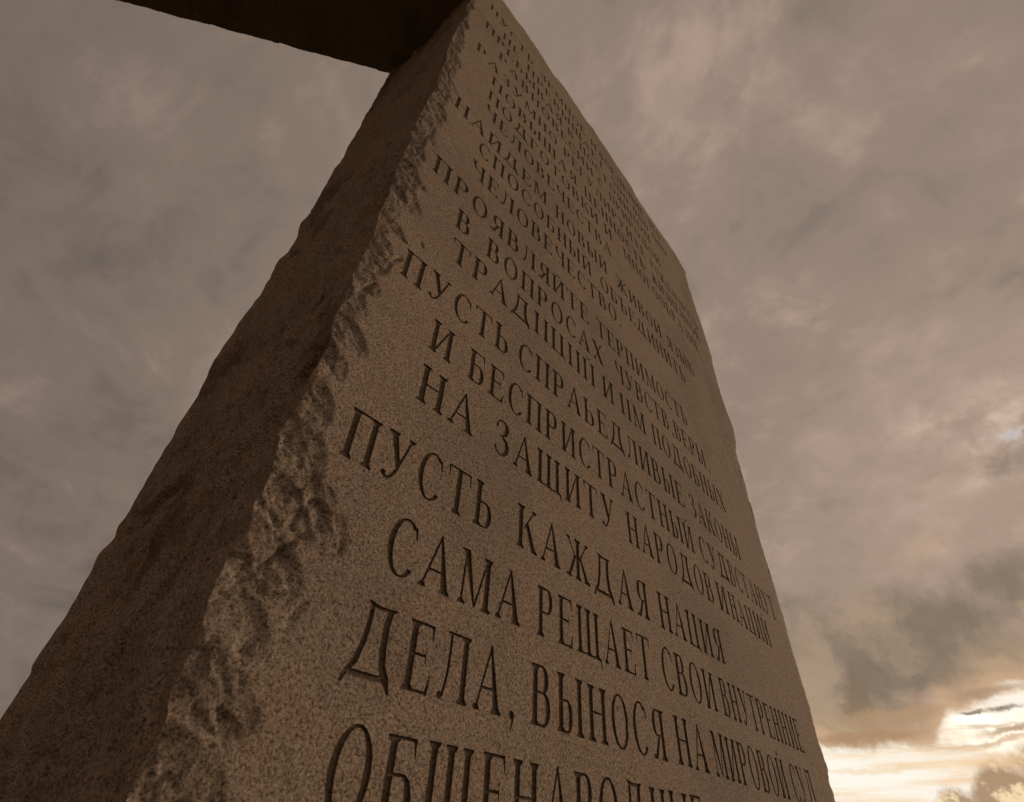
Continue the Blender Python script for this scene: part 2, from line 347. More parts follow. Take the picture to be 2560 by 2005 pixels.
# ------------------------------------------------------------------ stone materials
def granite(name, light=(.52, .39, .29), dark=(.13, .09, .064), tone=1.0, bump=1.0, stain=.5, patch=0.0, broken=None):
    m = bpy.data.materials.new(name); m.use_nodes = True; t = m.node_tree; b = NB(t)
    bs = t.nodes['Principled BSDF']; bs.inputs['Roughness'].default_value = .92
    bs.inputs['Specular IOR Level'].default_value = .18
    tc = t.nodes.new('ShaderNodeTexCoord'); P = tc.outputs['Object']
    g1 = b.noise(P, 480, 3, .65)[0]; g2 = b.noise(P, 230, 4, .6, off=(3, 3, 3))[0]
    gr = b.voro(P, 400, out='Color'); gs = b.sep(gr)
    big = b.noise(P, 2.2, 5, .6, off=(1, 2, 3))[0]; med = b.noise(P, 13, 7, .66, off=(5, 2, 3))[0]
    k = b.add(b.mul(b.sub(g1, .5), 2.4), b.add(b.mul(b.sub(g2, .5), 2.0), b.mul(b.sub(gs[0], .5), .5)))
    mean = tuple(.62*l+.38*d for l, d in zip(light, dark))
    c = b.mix(b.step(k, 0, .42), mean, light)
    c = b.mix(b.step(k, -.02, -.46), c, dark)
    # single dark mica and pale feldspar grains
    c = b.mix(b.mul(b.step(gs[1], .92, .97), .40), c, tuple(v*.5 for v in dark))
    c = b.mix(b.mul(b.step(gs[2], .90, .97), .45), c, tuple(min(1, v*1.35) for v in light))
    # warm and grey weathering
    c = b.mix(b.mul(b.step(med, .48, .68), stain), c, b.mix(1.0, c, (1.12, .97, .84), 'MULTIPLY'))
    c = b.mix(b.mul(b.step(big, .52, .36), stain*1.1), c, b.mix(1.0, c, (.74, .76, .80), 'MULTIPLY'))
    if patch:
        pz = b.noise(P, 4.2, 4, .55, off=(9, 4, 1), stretch=(1, 1, .55))[0]
        c = b.mix(b.mul(b.step(pz, .55, .64), patch), c, b.mix(1.0, c, (.50, .46, .42), 'MULTIPLY'))
        pz2 = b.noise(P, 7, 5, .6, off=(2, 8, 5), stretch=(1, 1, .5))[0]
        c = b.mix(b.mul(b.step(pz2, .50, .66), patch*.6), c, b.mix(1.0, c, (1.12, .99, .82), 'MULTIPLY'))
    dr = b.noise(P, 9, 5, .6, off=(3, 1, 7), stretch=(1, 1, .10))[0]
    c = b.mix(b.mul(b.step(dr, .54, .70), .30), c, b.mix(1.0, c, (.72, .70, .68), 'MULTIPLY'))
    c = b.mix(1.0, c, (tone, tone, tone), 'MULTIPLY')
    if broken is None:
        an = t.nodes.new('ShaderNodeAttribute'); an.attribute_name = 'broken'; br = an.outputs['Fac']
    else: br = broken
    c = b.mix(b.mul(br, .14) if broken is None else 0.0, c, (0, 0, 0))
    rb = b.noise(P, 120, 6, .72, off=(2, 9, 4))[0]
    h = b.add(b.mul(g1, .0016), b.add(b.mul(g2, .0024), b.mul(b.noise(P, 45, 4, .6)[0], .0026)))
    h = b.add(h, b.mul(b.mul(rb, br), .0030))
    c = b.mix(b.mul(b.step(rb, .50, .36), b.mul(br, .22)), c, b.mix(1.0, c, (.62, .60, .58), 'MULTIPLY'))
    t.links.new(c, bs.inputs['Base Color'])
    bp = t.nodes.new('ShaderNodeBump'); bp.inputs['Strength'].default_value = bump; bp.inputs['Distance'].default_value = 1.0
    t.links.new(h, bp.inputs['Height']); t.links.new(bp.outputs[0], bs.inputs['Normal'])
    return m
M_FACE = granite('granite_dressed', bump=.55)
M_SIDE = granite('granite_split', tone=1.5, bump=1.7, stain=.4, patch=.7, broken=1.0)
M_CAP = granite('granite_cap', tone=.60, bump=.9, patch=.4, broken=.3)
M_POST = granite('granite_pillar', tone=.95, bump=1.1, stain=.5, broken=.9)
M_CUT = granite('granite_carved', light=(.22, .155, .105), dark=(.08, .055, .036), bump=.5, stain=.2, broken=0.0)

# ------------------------------------------------------------------ letters: serif alphabet out of strokes, cap height 1
S, h_, SV = .120, .043, .055          # stem, hairline, serif overhang
def rect(x0, y0, x1, y1): return [(x0, y0), (x1, y0), (x1, y1), (x0, y1)]
def serif(xa, xb, y, up, ov=SV, t=.038):
    """bracketed foot under a stroke reaching from xa to xb"""
    s = 1 if up else -1
    return [(xa-ov, y), (xb+ov, y), (xb+ov, y+s*t*.8), (xb+.012, y+s*(t+.045)), (xa-.012, y+s*(t+.045)), (xa-ov, y+s*t*.8)]
def stem(x, y0=0, y1=1, w=S, b0=True, b1=True, ov=SV):
    r = [rect(x, y0, x+w, y1)]
    if b0: r.append(serif(x, x+w, y0, True, ov))
    if b1: r.append(serif(x, x+w, y1, False, ov))
    return r
def dia(xa, ya, xb, yb, w): return [(xa, ya), (xa+w, ya), (xb+w, yb), (xb, yb)]
def arc(cx, cy, rx, ry, a0, a1, ix, iy, dx=0.0, n=20):
    """crescent between an outer ellipse and an inner one"""
    P = []
    A = [math.radians(a0+(a1-a0)*i/n) for i in range(n+1)]
    for a in A: P.append((cx+rx*math.cos(a), cy+ry*math.sin(a)))
    for a in reversed(A): P.append((cx+dx+ix*math.cos(a), cy+iy*math.sin(a)))
    return P
def disc(cx, cy, r, n=10): return [(cx+r*math.cos(2*math.pi*i/n), cy+r*math.sin(2*math.pi*i/n)) for i in range(n)]
def band(pts, ws):
    """stroke of varying width along a polyline"""
    L, R = [], []
    for i, (x, y) in enumerate(pts):
        a = pts[max(i-1, 0)]; b = pts[min(i+1, len(pts)-1)]
        dx, dy = b[0]-a[0], b[1]-a[1]; l = math.hypot(dx, dy) or 1
        nx, ny = -dy/l*ws[i]/2, dx/l*ws[i]/2
        L.append((x+nx, y+ny)); R.append((x-nx, y-ny))
    return L + R[::-1]
def bowl(x, y0, y1, w, t=S):          # right-hand bowl hanging on a stem whose right edge is x
    cy, ry = (y0+y1)/2, (y1-y0)/2
    k = w*.45
    P = [(x-.02, y1), (x+k, y1)]
    A = [math.radians(90-180*i/14) for i in range(15)]
    P += [(x+k+(w-k)*math.cos(a), cy+ry*math.sin(a)) for a in A] + [(x-.02, y0), (x-.02, y0+h_)]
    iw = w-k-t; iw = max(iw, .03)
    P += [(x+k+iw*math.cos(a), cy+(ry-h_)*math.sin(a)) for a in reversed(A)] + [(x-.02, y1-h_)]
    return P
def breve(cx, y): 
    return [band([(cx-.10+.2*i/8, y-.055*math.sin(math.pi*i/8)) for i in range(9)], [.03, .035, .042, .05, .055, .05, .042, .035, .03]), disc(cx-.10, y+.012, .026, 8), disc(cx+.10, y+.012, .026, 8)]
def ticks(xe, y0, y1, down):          # beak at the end of a hairline arm
    s = -1 if down else 1
    return [(xe-.045, y0), (xe, y0), (xe+.004, y1), (xe-.012, y1)]
G = {}
def glyph(c, w, *polys):
    out = []
    for p in polys:
        if p and isinstance(p[0], tuple): out.append(p)
        else: out += p
    G[c] = (w, out)
o = SV
G_P = lambda w=.62: [*stem(o), *stem(w-o-S), rect(o-.02, 1-h_, w-o+.02, 1)]
glyph('П', .64, *G_P(.64))
glyph('Н', .64, *stem(o), *stem(.64-o-S), rect(o, .49, .64-o, .49+h_))
I2 = [*stem(o), *stem(.66-o-S)]
glyph('И', .66, *I2, dia(o+S-.02, .10, .66-o-S-.03, .88, .05))
glyph('Й', .66, *I2, dia(o+S-.02, .10, .66-o-S-.03, .88, .05), *breve(.33, 1.17))
glyph('i', .66, *I2)
glyph('j', .66, *I2, *breve(.33, 1.17))
glyph('Т', .62, *stem(.31-S/2, b1=False), rect(.0, 1-h_, .62, 1), ticks(.045, 1-h_, .76, True), [(.575, 1-h_), (.62, 1-h_), (.632, .76), (.616, .76)])
glyph('Г', .52, *stem(o), rect(o, 1-h_, .5, 1), [(.455, 1-h_), (.5, 1-h_), (.512, .76), (.496, .76)])
EB = [*stem(o), rect(o, 1-h_, .5, 1), rect(o, 0, .51, h_), rect(o, .50, .40, .50+h_),
      [(.45, 1-h_), (.5, 1-h_), (.512, .77), (.496, .77)], [(.45, h_), (.51, h_), (.53, .27), (.512, .27)], [(.382, .41), (.40, .41), (.40, .64), (.382, .64)]]
glyph('Е', .54, *EB)
glyph('Р', .56, *stem(o), bowl(o+S, .46, 1, .34))
glyph('Ь', .56, *stem(o), bowl(o+S, 0, .56, .34))
glyph('Ъ', .66, *stem(o+.1), rect(0, 1-h_, .2, 1), ticks(.04, 1-h_, .8, True), bowl(o+S+.1, 0, .56, .34))
glyph('Ы', .80, *stem(o), bowl(o+S, 0, .56, .29), *stem(.80-o-S))
glyph('В', .58, *stem(o), bowl(o+S, .52, 1, .30), bowl(o+S, 0, .52+h_, .36))
glyph('Б', .57, *stem(o), bowl(o+S, 0, .58, .35), rect(o, 1-h_, .5, 1), [(.455, 1-h_), (.5, 1-h_), (.512, .76), (.496, .76)])
OO = [arc(.34, .5, .32, .52, 0, 359.9, .185, .475, n=40)]
def ring(cx, rx, ix):                 # closed ring cut into two halves so that every piece is a simple polygon
    return [arc(cx, .5, rx, .52, 88, 272, ix, .478, n=20), arc(cx, .5, rx, .52, -92, 92, ix, .478, n=20)]
glyph('О', .66, *ring(.33, .31, .20))
glyph('0', .56, *ring(.28, .26, .14))
glyph('С', .58, arc(.33, .5, .31, .52, 48, 318, .20, .478, n=26), [(.50, .90), (.545, .95), (.575, .70), (.55, .70)])
glyph('З', .54, band([(.09, .74), (.10, .86), (.17, .95), (.26, .985), (.36, .95), (.415, .86), (.42, .76), (.38, .64), (.30, .56), (.2, .53)], [.03, .04, .05, .05, .07, .11, .12, .10, .06, .04]),
      band([(.2, .54), (.32, .51), (.41, .43), (.45, .30), (.43, .16), (.35, .05), (.24, .01), (.13, .05), (.06, .17)], [.04, .06, .11, .13, .12, .08, .055, .05, .03]), disc(.10, .80, .04), disc(.08, .17, .04))
glyph('А', .68, dia(.04, .04, .345, 1.02, .045), [(.335, 1.02), (.375, 1.02), (.62, .03), (.47, .03)], rect(.15, .32, .50, .32+h_), serif(.035, .09, 0, True, .05), serif(.47, .61, 0, True, .05))
glyph('М', .82, dia(.085, .03, .115, 1.0, .045), [(.055, 1.0), (.22, 1.0), (.435, .02), (.40, .02)], dia(.40, .02, .665, 1.0, .045), *stem(.82-o-S, w=S), serif(.08, .14, 0, True, .06), rect(.02, 1-h_*.9, .14, 1))
LW = [(.20, 1.0), (.20, .70), (.185, .42), (.155, .2), (.11, .06), (.06, .02)]
glyph('Л', .66, band(LW, [.05, .05, .055, .06, .06, .04]), disc(.055, .05, .052), *stem(.66-o-S), rect(.12, 1-h_, .66-.02, 1))
glyph('Д', .86, band([(.27, 1.02), (.275, .75), (.24, .45), (.17, .2), (.05, .02), (.0, -.10)], [.07, .08, .09, .09, .075, .035]),
      band([(.62, 1.0), (.585, .75), (.59, .45), (.63, .2), (.72, .06), (.81, -.12)], [.11, .12, .12, .13, .13, .04]), rect(.10, .0, .70, .085), band([(.20, 1.03), (.30, .98), (.45, .965), (.62, .975), (.72, 1.0)], [.03, .07, .06, .06, .035]))
glyph('У', .66, [(.07, 1.0), (.22, 1.0), (.41, .34), (.32, .28)], band([(.57, 1.0), (.44, .55), (.36, .27), (.28, .10), (.19, .01), (.10, .04)], [.04, .045, .055, .065, .065, .05]), disc(.095, .075, .055), serif(.075, .215, 1, False, .055), serif(.545, .59, 1, False, .055))
glyph('Х', .66, [(.06, 1.0), (.21, 1.0), (.61, 0), (.46, 0)], dia(.09, 0, .53, 1.0, .045), serif(.065, .205, 1, False, .05), serif(.53, .575, 1, False, .05), serif(.09, .135, 0, True, .05), serif(.465, .605, 0, True, .05))
glyph('К', .64, *stem(o), dia(.20, .47, .50, .97, .045), [(.27, .55), (.36, .62), (.62, 0), (.47, 0)], serif(.50, .55, 1, False, .05), serif(.475, .615, 0, True, .04))
glyph('Ж', .96, *stem(.48-S/2), dia(.10, .97, .40, .48, .05), [(.09, 0), (.19, 0), (.42, .55), (.35, .60)], dia(.50, .48, .81, .97, .05), [(.54, .60), (.62, .55), (.90, 0), (.76, 0)], serif(.10, .15, 1, False, .05), serif(.815, .86, 1, False, .05), serif(.09, .19, 0, True, .05), serif(.76, .90, 0, True, .05))
glyph('Ч', .62, band([(o+.05, 1.0), (o+.05, .78), (.16, .60), (.25, .50), (.40, .48), (.50, .52)], [.10, .11, .10, .07, .05, .05]), serif(o, o+.10, 1, False), *stem(.62-o-S))
tail = lambda x: [[(x-.05, .05), (x+.02, .05), (x+.045, -.16), (x+.03, -.16)]]
glyph('Ц', .70, *stem(o), *stem(.64-o-S), rect(o-.04, 0, .68, h_*1.2), *tail(.66))
SH = [*stem(o), *stem(.45-S/2), *stem(.90-o-S)]
glyph('Ш', .90, *SH, rect(o-.02, 0, .90-o+.02, h_*1.1))
glyph('Щ', .95, *SH, rect(o-.04, 0, .94, h_*1.2), *tail(.92))
glyph('щ', .90, *SH, *tail(.9))
glyph('Я', .60, *stem(.60-o-S), *[[(.60-x, y) for x, y in reversed(bowl(o+S, .44, 1, .33))]], [(.10, .0), (.20, .0), (.38, .47), (.30, .47)], serif(.06, .17, 0, True, .04))
glyph('.', .20, disc(.10, .06, .06))
glyph(',', .22, disc(.11, .06, .065), [(.165, .08), (.17, -.03), (.10, -.18), (.085, -.16), (.12, -.02)])
glyph('5', .52, rect(.12, .92, .46, 1.0), [(.12, .5), (.15, .5), (.17, 1.0), (.12, 1.0)], band([(.13, .53), (.26, .60), (.40, .50), (.43, .32), (.38, .12), (.25, .01), (.10, .06)], [.04, .06, .10, .13, .12, .06, .04]), disc(.10, .10, .045))

def ccw(p):
    a = sum(p[i-1][0]*p[i][1]-p[i][0]*p[i-1][1] for i in range(len(p)))
    return p if a > 0 else p[::-1]
# every line: baseline as (x, z) nodes, then words with their measured ends on the face (metres)
LINES = [
 ([(.1, -.357), (1.0, -.340), (1.8, -.372)], [('ПУСТЬ', .100, .420), ('ЗЕМНОЕ', .475, .872), ('НАСЕЛЕНИЕ', .925, 1.50), ('НА', 1.56, 1.69)]),
 ([(.1, -.517), (1.0, -.480), (1.8, -.515)], [('НЕ', .205, .318), ('ПРЕВЫШАЕТ', .376, 1.04), ('500', 1.11, 1.29), ('000', 1.34, 1.51), ('000', 1.56, 1.73)]),
 ([(.1, -.662), (1.0, -.615), (1.8, -.66)], [('ПРЕБЫВАЯ', .103, .655), ('В', .70, .745), ('ПОСТОЯННОМ', .80, 1.50)]),
 ([(.1, -.822), (1.0, -.762), (1.8, -.815)], [('РАВНОВЕСИИ', .205, .91), ('С', .955, .998), ('ПРИРОДОЙ.', 1.055, 1.60)]),
 ([(.1, -1.012), (.8, -.935), (1.35, -.94), (1.8, -.99)], [('РАЗУМНО', .096, .61), ('РЕГУЛИРУЙТЕ', .658, 1.378), ('РОЖДАЕМОСТЬ', 1.43, 1.97)]),
 ([(.1, -1.160), (1.0, -1.085), (1.8, -1.12)], [('ПОВЫШАЯ', .197, .75), ('ЦЕННОСТЬ', .81, 1.34), ('ЖИЗНЕННОЙ', 1.395, 1.93)]),
 ([(.1, -1.315), (1.0, -1.223), (1.8, -1.27)], [('ПОДГОТОВКИ', .197, 1.02), ('И', 0, 0), ('МНОГООБРАЗИЕ', 1.112, 1.86)]),
 ([(.1, -1.452), (1.0, -1.385), (1.8, -1.41)], [('ЧЕЛОВЕЧЕСТВА', .200, .990)]),
 ([(.1, -1.632), (.5, -1.592), (1.0, -1.578), (1.8, -1.587)], [('НАЙДЕМ', .085, .540), ('НОВЫЙ', .592, .932), ('ЖИВОЙ', .998, 1.367), ('ЯЗЫК', 1.418, 1.676)]),
 ([(.1, -1.753), (.4, -1.733), (1.0, -1.728), (1.8, -1.735)], [('СПОСОБНЫЙ', .205, .808), ('ОБЪЕДИНИТЬ', .868, 1.540)]),
 ([(.1, -1.898), (.4, -1.886), (1.0, -1.848), (1.8, -1.86)], [('ЧЕЛОВЕЧЕСТВО.', .196, .994)]),
 ([(.1, -2.070), (1.0, -2.038), (1.8, -2.040)], [('ПРОЯВЛЯЙТЕ', .084, .766), ('ТЕРПИМОСТЬ', .812, 1.446)]),
 ([(.1, -2.206), (1.0, -2.175), (1.8, -2.190)], [('В', .186, .236), ('ВОПРОСАХ', .296, .833), ('ЧУВСТВ,', .905, 1.284), ('ВЕРЫ,', 1.297, 1.572)]),
 ([(.1, -2.338), (.5, -2.318), (1.0, -2.315), (1.8, -2.338)], [('ТРАДiЦij', .193, .776), ('И', .816, .876), ('iМ', .914, 1.061), ('ПОДОБНЫХ', 1.107, 1.642)]),
 ([(.1, -2.511), (.5, -2.482), (1.0, -2.478), (1.8, -2.515)], [('ПУСТЬ', .089, .407), ('СПРАЬЕДЛИВЫЕ', .440, 1.258), ('ЗАКОНЫ', 1.300, 1.673)]),
 ([(.1, -2.640), (1.0, -2.630), (1.8, -2.658)], [('И', .191, .248), ('БЕСПРИСТРАСТНЫЙ', .294, 1.268), ('СУД', 1.312, 1.508), ('ВСТАНУТ', 1.517, 1.896)]),
 ([(.1, -2.772), (1.0, -2.758), (1.8, -2.785)], [('НА', .189, .330), ('ЗАЩИТУ', .383, .815), ('НАРОДОВ', .873, 1.344), ('И', 1.376, 1.439), ('НАЦИЙ', 1.460, 1.759)]),
 ([(.1, -2.944), (.5, -2.931), (1.8, -2.933)], [('ПУСТЬ', .088, .400), ('КАЖДАЯ', .465, .932), ('НАЦИЯ', .982, 1.328)]),
 ([(.1, -3.075), (1.0, -3.062), (1.8, -3.072)], [('САМА', .197, .485), ('РЕЩАЕТ', .528, .912), ('СВОИ', .960, 1.220), ('ВНУТРЕННИЕ', 1.255, 1.806)]),
 ([(.1, -3.207), (1.0, -3.197), (1.8, -3.205)], [('ДЕЛА,', .175, .482), ('ВЫНОСЯ', .516, .936), ('НА', .980, 1.118), ('МИРОВОЙ', 1.148, 1.580), ('СУД', 1.622, 1.80)]),
 ([(.1, -3.341), (1.0, -3.330), (1.8, -3.340)], [('ОБЩЕНАРОДНЫЕ', .186, 1.052), ('ПРОБЛЕМЫ.', 1.115, 1.72)]),
]
LINES[6][1][:2] = [('ПОДГОТОВКИ', .197, .905), ('И', .955, 1.022)]
CAP = .0865
rng = random.Random(4)
letters = []                          # (polys in face coordinates, char, word)
for nodes, words in LINES:
    nx = [n[0] for n in nodes]; nz = [n[1] for n in nodes]
    for wd, x0, x1 in words:
        gap = .15
        tot = sum(G[c][0] for c in wd)+gap*(len(wd)-1)
        sx = (x1-x0)/tot
        if sx > CAP*1.16: gap = gap + ((x1-x0)/(CAP*1.10)-tot)/max(len(wd)-1, 1); sx = CAP*1.10
        x = x0
        for c in wd:
            w, polys = G[c]; js = 1+rng.uniform(-.012, .012); jz = rng.uniform(-.0007, .0007)
            zb = float(np.interp(x+w*sx/2, nx, nz))+jz
            letters.append(([ccw([(x+px*sx, zb+py*CAP*js) for px, py in p]) for p in polys], c, zb, x))
            x += (w+gap)*sx

# ------------------------------------------------------------------ front face: grid with the letters cut out
XL, XR = .165, 1.72
XL = .080; XR = 1.985
def zrows():
    r = [np.arange(0, -1.5, -.008), np.arange(-1.504, -2.5, -.005), np.arange(-2.5, -3.45, -.003), np.arange(-3.45, -H, -.02), [-H]]
    return np.unique(np.round(np.concatenate(r), 5))[::-1]
ZR = zrows()
ZU = lambda x, z: z                   # nominal z -> real z, the top edge is bent by the broken top line
def lift(x, z):
    """rows near the top follow the uneven top edge"""
    k = sstep(z, -.30, 0.0); return z + k*zT(x)
cols = np.unique(np.round(np.concatenate([np.arange(XL, .20, .004), np.arange(.20, .50, .008), np.arange(.5, 1.75, .014), np.arange(1.75, XR-.004, .008), [XR]]), 5))
# line bands
mids = []
for a, c in zip(LINES[:-1], LINES[1:]):
    za = min(n[1] for n in a[0]); zc = max(n[1] for n in c[0])
    mids.append(.5*(za+(zc+CAP)) if True else 0)
def nearrow(z): return int(np.argmin(np.abs(ZR-z)))
# bands are joined into larger blocks where tilted lines would cross a straight cut
cut = [nearrow(-.22)]
for i, (a, c) in enumerate(zip(LINES[:-1], LINES[1:])):
    lo = min(min(p[1] for q in L[0] for p in q) for L in letters if abs(L[2]-np.interp(L[3], [n[0] for n in a[0]], [n[1] for n in a[0]])) < .004)
    hi = max(max(p[1] for q in L[0] for p in q) for L in letters if abs(L[2]-np.interp(L[3], [n[0] for n in c[0]], [n[1] for n in c[0]])) < .004)
    if lo-hi > .006: cut.append(nearrow((lo+hi)/2))
cut.append(nearrow(-3.375))
FV, FF, LV = [], [], {}
nv = 0
def add_sheet(xs, zs_idx):
    global nv
    Z, X = np.meshgrid(ZR[zs_idx], xs, indexing='ij'); FV.append(np.stack([X.ravel(), Z.ravel()], 1))
    FF.append(grid_faces(len(zs_idx), len(xs))[:, ::-1]+nv); nv += X.size
add_sheet(cols, np.arange(0, cut[0]+1)); add_sheet(cols, np.arange(cut[-1], len(ZR)))
TR = []; walls = {}; floors = {}
for bi in range(len(cut)-1):
    rows = np.arange(cut[bi], cut[bi+1]+1); zt, zb = ZR[rows[0]], ZR[rows[-1]]
    ls = [i for i, L in enumerate(letters) if zb < L[2]+CAP*.5 < zt]
    Z, X = np.meshgrid(ZR[rows], cols, indexing='ij'); pts = np.stack([X.ravel(), Z.ravel()], 1).tolist()
    V = [Vector(p) for p in pts]; faces = []; own = []
    # keep the loose grid points away from outlines
    keep = np.ones(len(pts), bool); PA = np.array(pts)
    border = (PA[:, 0] == cols[0]) | (PA[:, 0] == cols[-1]) | (PA[:, 1] == zt) | (PA[:, 1] == zb)
    for i in ls:
        for p in letters[i][0]:
            q = np.array(p); n = len(q)
            a, c = q, np.roll(q, -1, 0)
            m = (PA[:, 0] > q[:, 0].min()-.003) & (PA[:, 0] < q[:, 0].max()+.003) & (PA[:, 1] > q[:, 1].min()-.003) & (PA[:, 1] < q[:, 1].max()+.003)
            idx = np.nonzero(m)[0]
            if len(idx) == 0: continue
            pp = PA[idx][:, None, :]; d = (c-a)[None]; tt = np.clip(((pp-a[None])*d).sum(-1)/np.maximum((d*d).sum(-1), 1e-12), 0, 1)
            dist = np.sqrt(((pp-a[None]-tt[..., None]*d)**2).sum(-1)).min(1)
            keep[idx[(dist < .0011)]] = False
    keep |= border
    V = [v for v, k in zip(V, keep) if k]
    for i in ls:
        for p in letters[i][0]:
            k0 = len(V); V += [Vector(c) for c in p]; faces.append(list(range(k0, k0+len(p)))); own.append(i)
    vo, eo, fo, ov, oe, of = delaunay_2d_cdt(V, [], faces, 0, 1e-6, True)
    A = np.array([tuple(v) for v in vo]); tri = np.array([f[:3] for f in fo if len(f) == 3]); assert all(len(f) == 3 for f in fo)
    lab = np.array([own[f[0]] if len(f) else -1 for f in of])
    a2 = (A[tri[:, 1], 0]-A[tri[:, 0], 0])*(A[tri[:, 2], 1]-A[tri[:, 0], 1])-(A[tri[:, 1], 1]-A[tri[:, 0], 1])*(A[tri[:, 2], 0]-A[tri[:, 0], 0])
    tri[a2 < 0] = tri[a2 < 0][:, ::-1]; good = np.abs(a2) > 1e-12; tri, lab = tri[good], lab[good]
    FV.append(A); TR.append(tri[lab < 0]+nv); nv += len(A)
    for i in ls:
        t = tri[lab == i]; floors[i] = (A, t)
def face3(P2):
    x, z = P2[:, 0], P2[:, 1]; zz = lift(x, z); return np.stack([x, depth(x, zz), zz+H], 1)
V2 = np.concatenate(FV)
V3 = face3(V2)
# left margin from the arris to XL, and right margin
nl = 26
def margin(x_from, x_to, n, flip=False):
    u = np.linspace(0, 1, n)[None, :]; z = ZR[:, None]
    xa = x_from(z) if callable(x_from) else np.full_like(z, x_from); xb = x_to(z) if callable(x_to) else np.full_like(z, x_to)
    X = xa*(1-u)+xb*u; Z = np.broadcast_to(z, X.shape); return X, Z
sheets = []
X, Z = margin(xF, XL, nl); X[:, -1] = XL
sheets.append((X, Z))
X2, Z2 = margin(XR, xR, 10); X2[:, 0] = XR; sheets.append((X2, Z2))
allV = [V3]; F4 = [f for f in FF]; base = len(V3)
for X, Z in sheets:
    v = face3(np.stack([X.ravel(), Z.ravel()], 1)); allV.append(v); F4.append(grid_faces(*X.shape)[:, ::-1]+base); base += len(v)
# left side: arris -> back arris
nc = 230
u = np.linspace(0, 1, nc)[None, :]**1.0; z = ZR[:, None]
xa = xF(z); ya = depth(xa, lift(xa, z)); xb = xB(z)+.006*vnoise(z*9, .5, .5, 81)+.003*vnoise(z*31, .5, .5, 82)
Yn = u*T + (1-u)*0; Y = ya*(1-u)+T*u; X = xa*(1-u)+xb*u
wgt = sstep(Y, ya, ya+.05)*sstep(Y, T, T-.05)
zc = np.broadcast_to(z, X.shape)
D = .018*vnoise(Y*3.1, zc*1.7, 1.1, 101) + .019*facets(Y*5+.5*vnoise(Y*6, zc*6, 0, 3), zc*3.6+Y*3.2, 103, 1.0) + +.0100*facets(Y*15-zc*5, zc*11+Y*8, 107, 1.1) + .0035*fbm(Y*30, zc*26, 0, 4, 109)
ph = zc*5.2-Y*6.5+1.2*vnoise(Y*5, zc*3, 0, 111); D = D + .010*((ph-np.floor(ph))-.5)*sstep(vnoise(Y*3, zc*2.2, 4, 112), -.1, .35)
crk = np.exp(-(vnoise(Y*4+zc*1.5, zc*2.6-Y*2, 7.7, 118)/.035)**2)*sstep(vnoise(Y*2.1, zc*1.9, 2.2, 119), .0, .3)
D = D*1.0 - .016 - .009*crk + .0016*facets(Y*95+zc*20, zc*80-Y*20, 117, 1.3) + .0022*facets(Y*40, zc*36+Y*12, 116, 1.2)
def blur(A):
    for ax_ in (0, 1):
        A = .5*A+.25*np.roll(A, 1, ax_)+.25*np.roll(A, -1, ax_)
    return A
crk2 = np.exp(-(vnoise(Y*9-zc*3, zc*7+Y*5, 3.7, 123)/.03)**2)*sstep(vnoise(Y*4, zc*3.5, 5.2, 124), .12, .4)
D = blur(blur(D))-.008*crk2+.0012*fbm(Y*90, zc*80, 0, 3, 120)+.0010*facets(Y*120, zc*110, 121, 1.2)
Xs = X - wgt*(D+.002) ; Zs = lift(xa*np.ones_like(X), zc)*(1-u) + zc*u
Zs[0, :] = np.minimum(Zs[0, :], 0)
v = np.stack([Xs.ravel(), Y.ravel(), Zs.ravel()+H], 1); 
v[::nc] = np.stack([xa.ravel(), ya.ravel(), lift(xa.ravel(), ZR)+H], 1)
SIDE_V, SIDE_F = v, grid_faces(len(ZR), nc)
# weld and link
root = bpy.data.objects.new('standing_stone', None); COL.objects.link(root)
root['label'] = 'tall upright granite slab with carved Cyrillic text and broken rough edges'
root['category'] = 'monument stone'
Vw, Fw = weld(np.concatenate(allV), F4+[np.concatenate(TR)])
build_mesh('inscribed_face', Vw, Fw, M_FACE, root)
fo_ = root.children[0].data
mx, mz = Vw[:, 0], Vw[:, 2]-H
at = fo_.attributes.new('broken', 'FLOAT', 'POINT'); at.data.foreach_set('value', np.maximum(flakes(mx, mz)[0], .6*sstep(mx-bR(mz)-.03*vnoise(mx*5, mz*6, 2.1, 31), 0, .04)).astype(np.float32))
build_mesh('split_side', SIDE_V, SIDE_F, M_SIDE, root)
# back, far side and top close the block
zk = ZR[::8] if (len(ZR)-1) % 8 == 0 else np.append(ZR[::8], ZR[-1])
def strip(A, B, n, flip, seed, amp):
    """rough sheet between two vertical edge curves A and B (arrays of xyz)"""
    u = np.linspace(0, 1, n)[None, :, None]; P = A[:, None, :]*(1-u)+B[:, None, :]*u
    e = np.sin(np.pi*u[..., 0])**.5
    nrm = np.array(flip, float); d = amp*(vnoise(P[..., 0]*3+P[..., 1]*3, P[..., 2]*3, 0, seed)+.6*facets(P[..., 0]*5+P[..., 1]*5, P[..., 2]*4, seed+3))*e
    return (P+d[..., None]*nrm).reshape(-1, 3), grid_faces(P.shape[0], P.shape[1])
xr = xR(ZR); fr = np.stack([xr, depth(xr, lift(xr, ZR)), lift(xr, ZR)+H], 1)
br = np.stack([xR(ZR)-.02+.01*vnoise(ZR*5, 9.5), np.full_like(ZR, T), ZR-.2*sstep(ZR, -.3, 0)+H], 1)
bl = SIDE_V.reshape(len(ZR), nc, 3)[:, -1]
fl = SIDE_V.reshape(len(ZR), nc, 3)[:, 0]
a, f1 = strip(br, fr, 24, (1, 0, 0), 131, .01); b_, f2 = strip(bl, br, 60, (0, 1, 0), 137, .012)
build_mesh('rough_end', a, f1, M_SIDE, root)
build_mesh('back_face', b_, f2, M_FACE, root)
xs = np.linspace(0, 1, 80); ys = np.linspace(0, 1, 24)
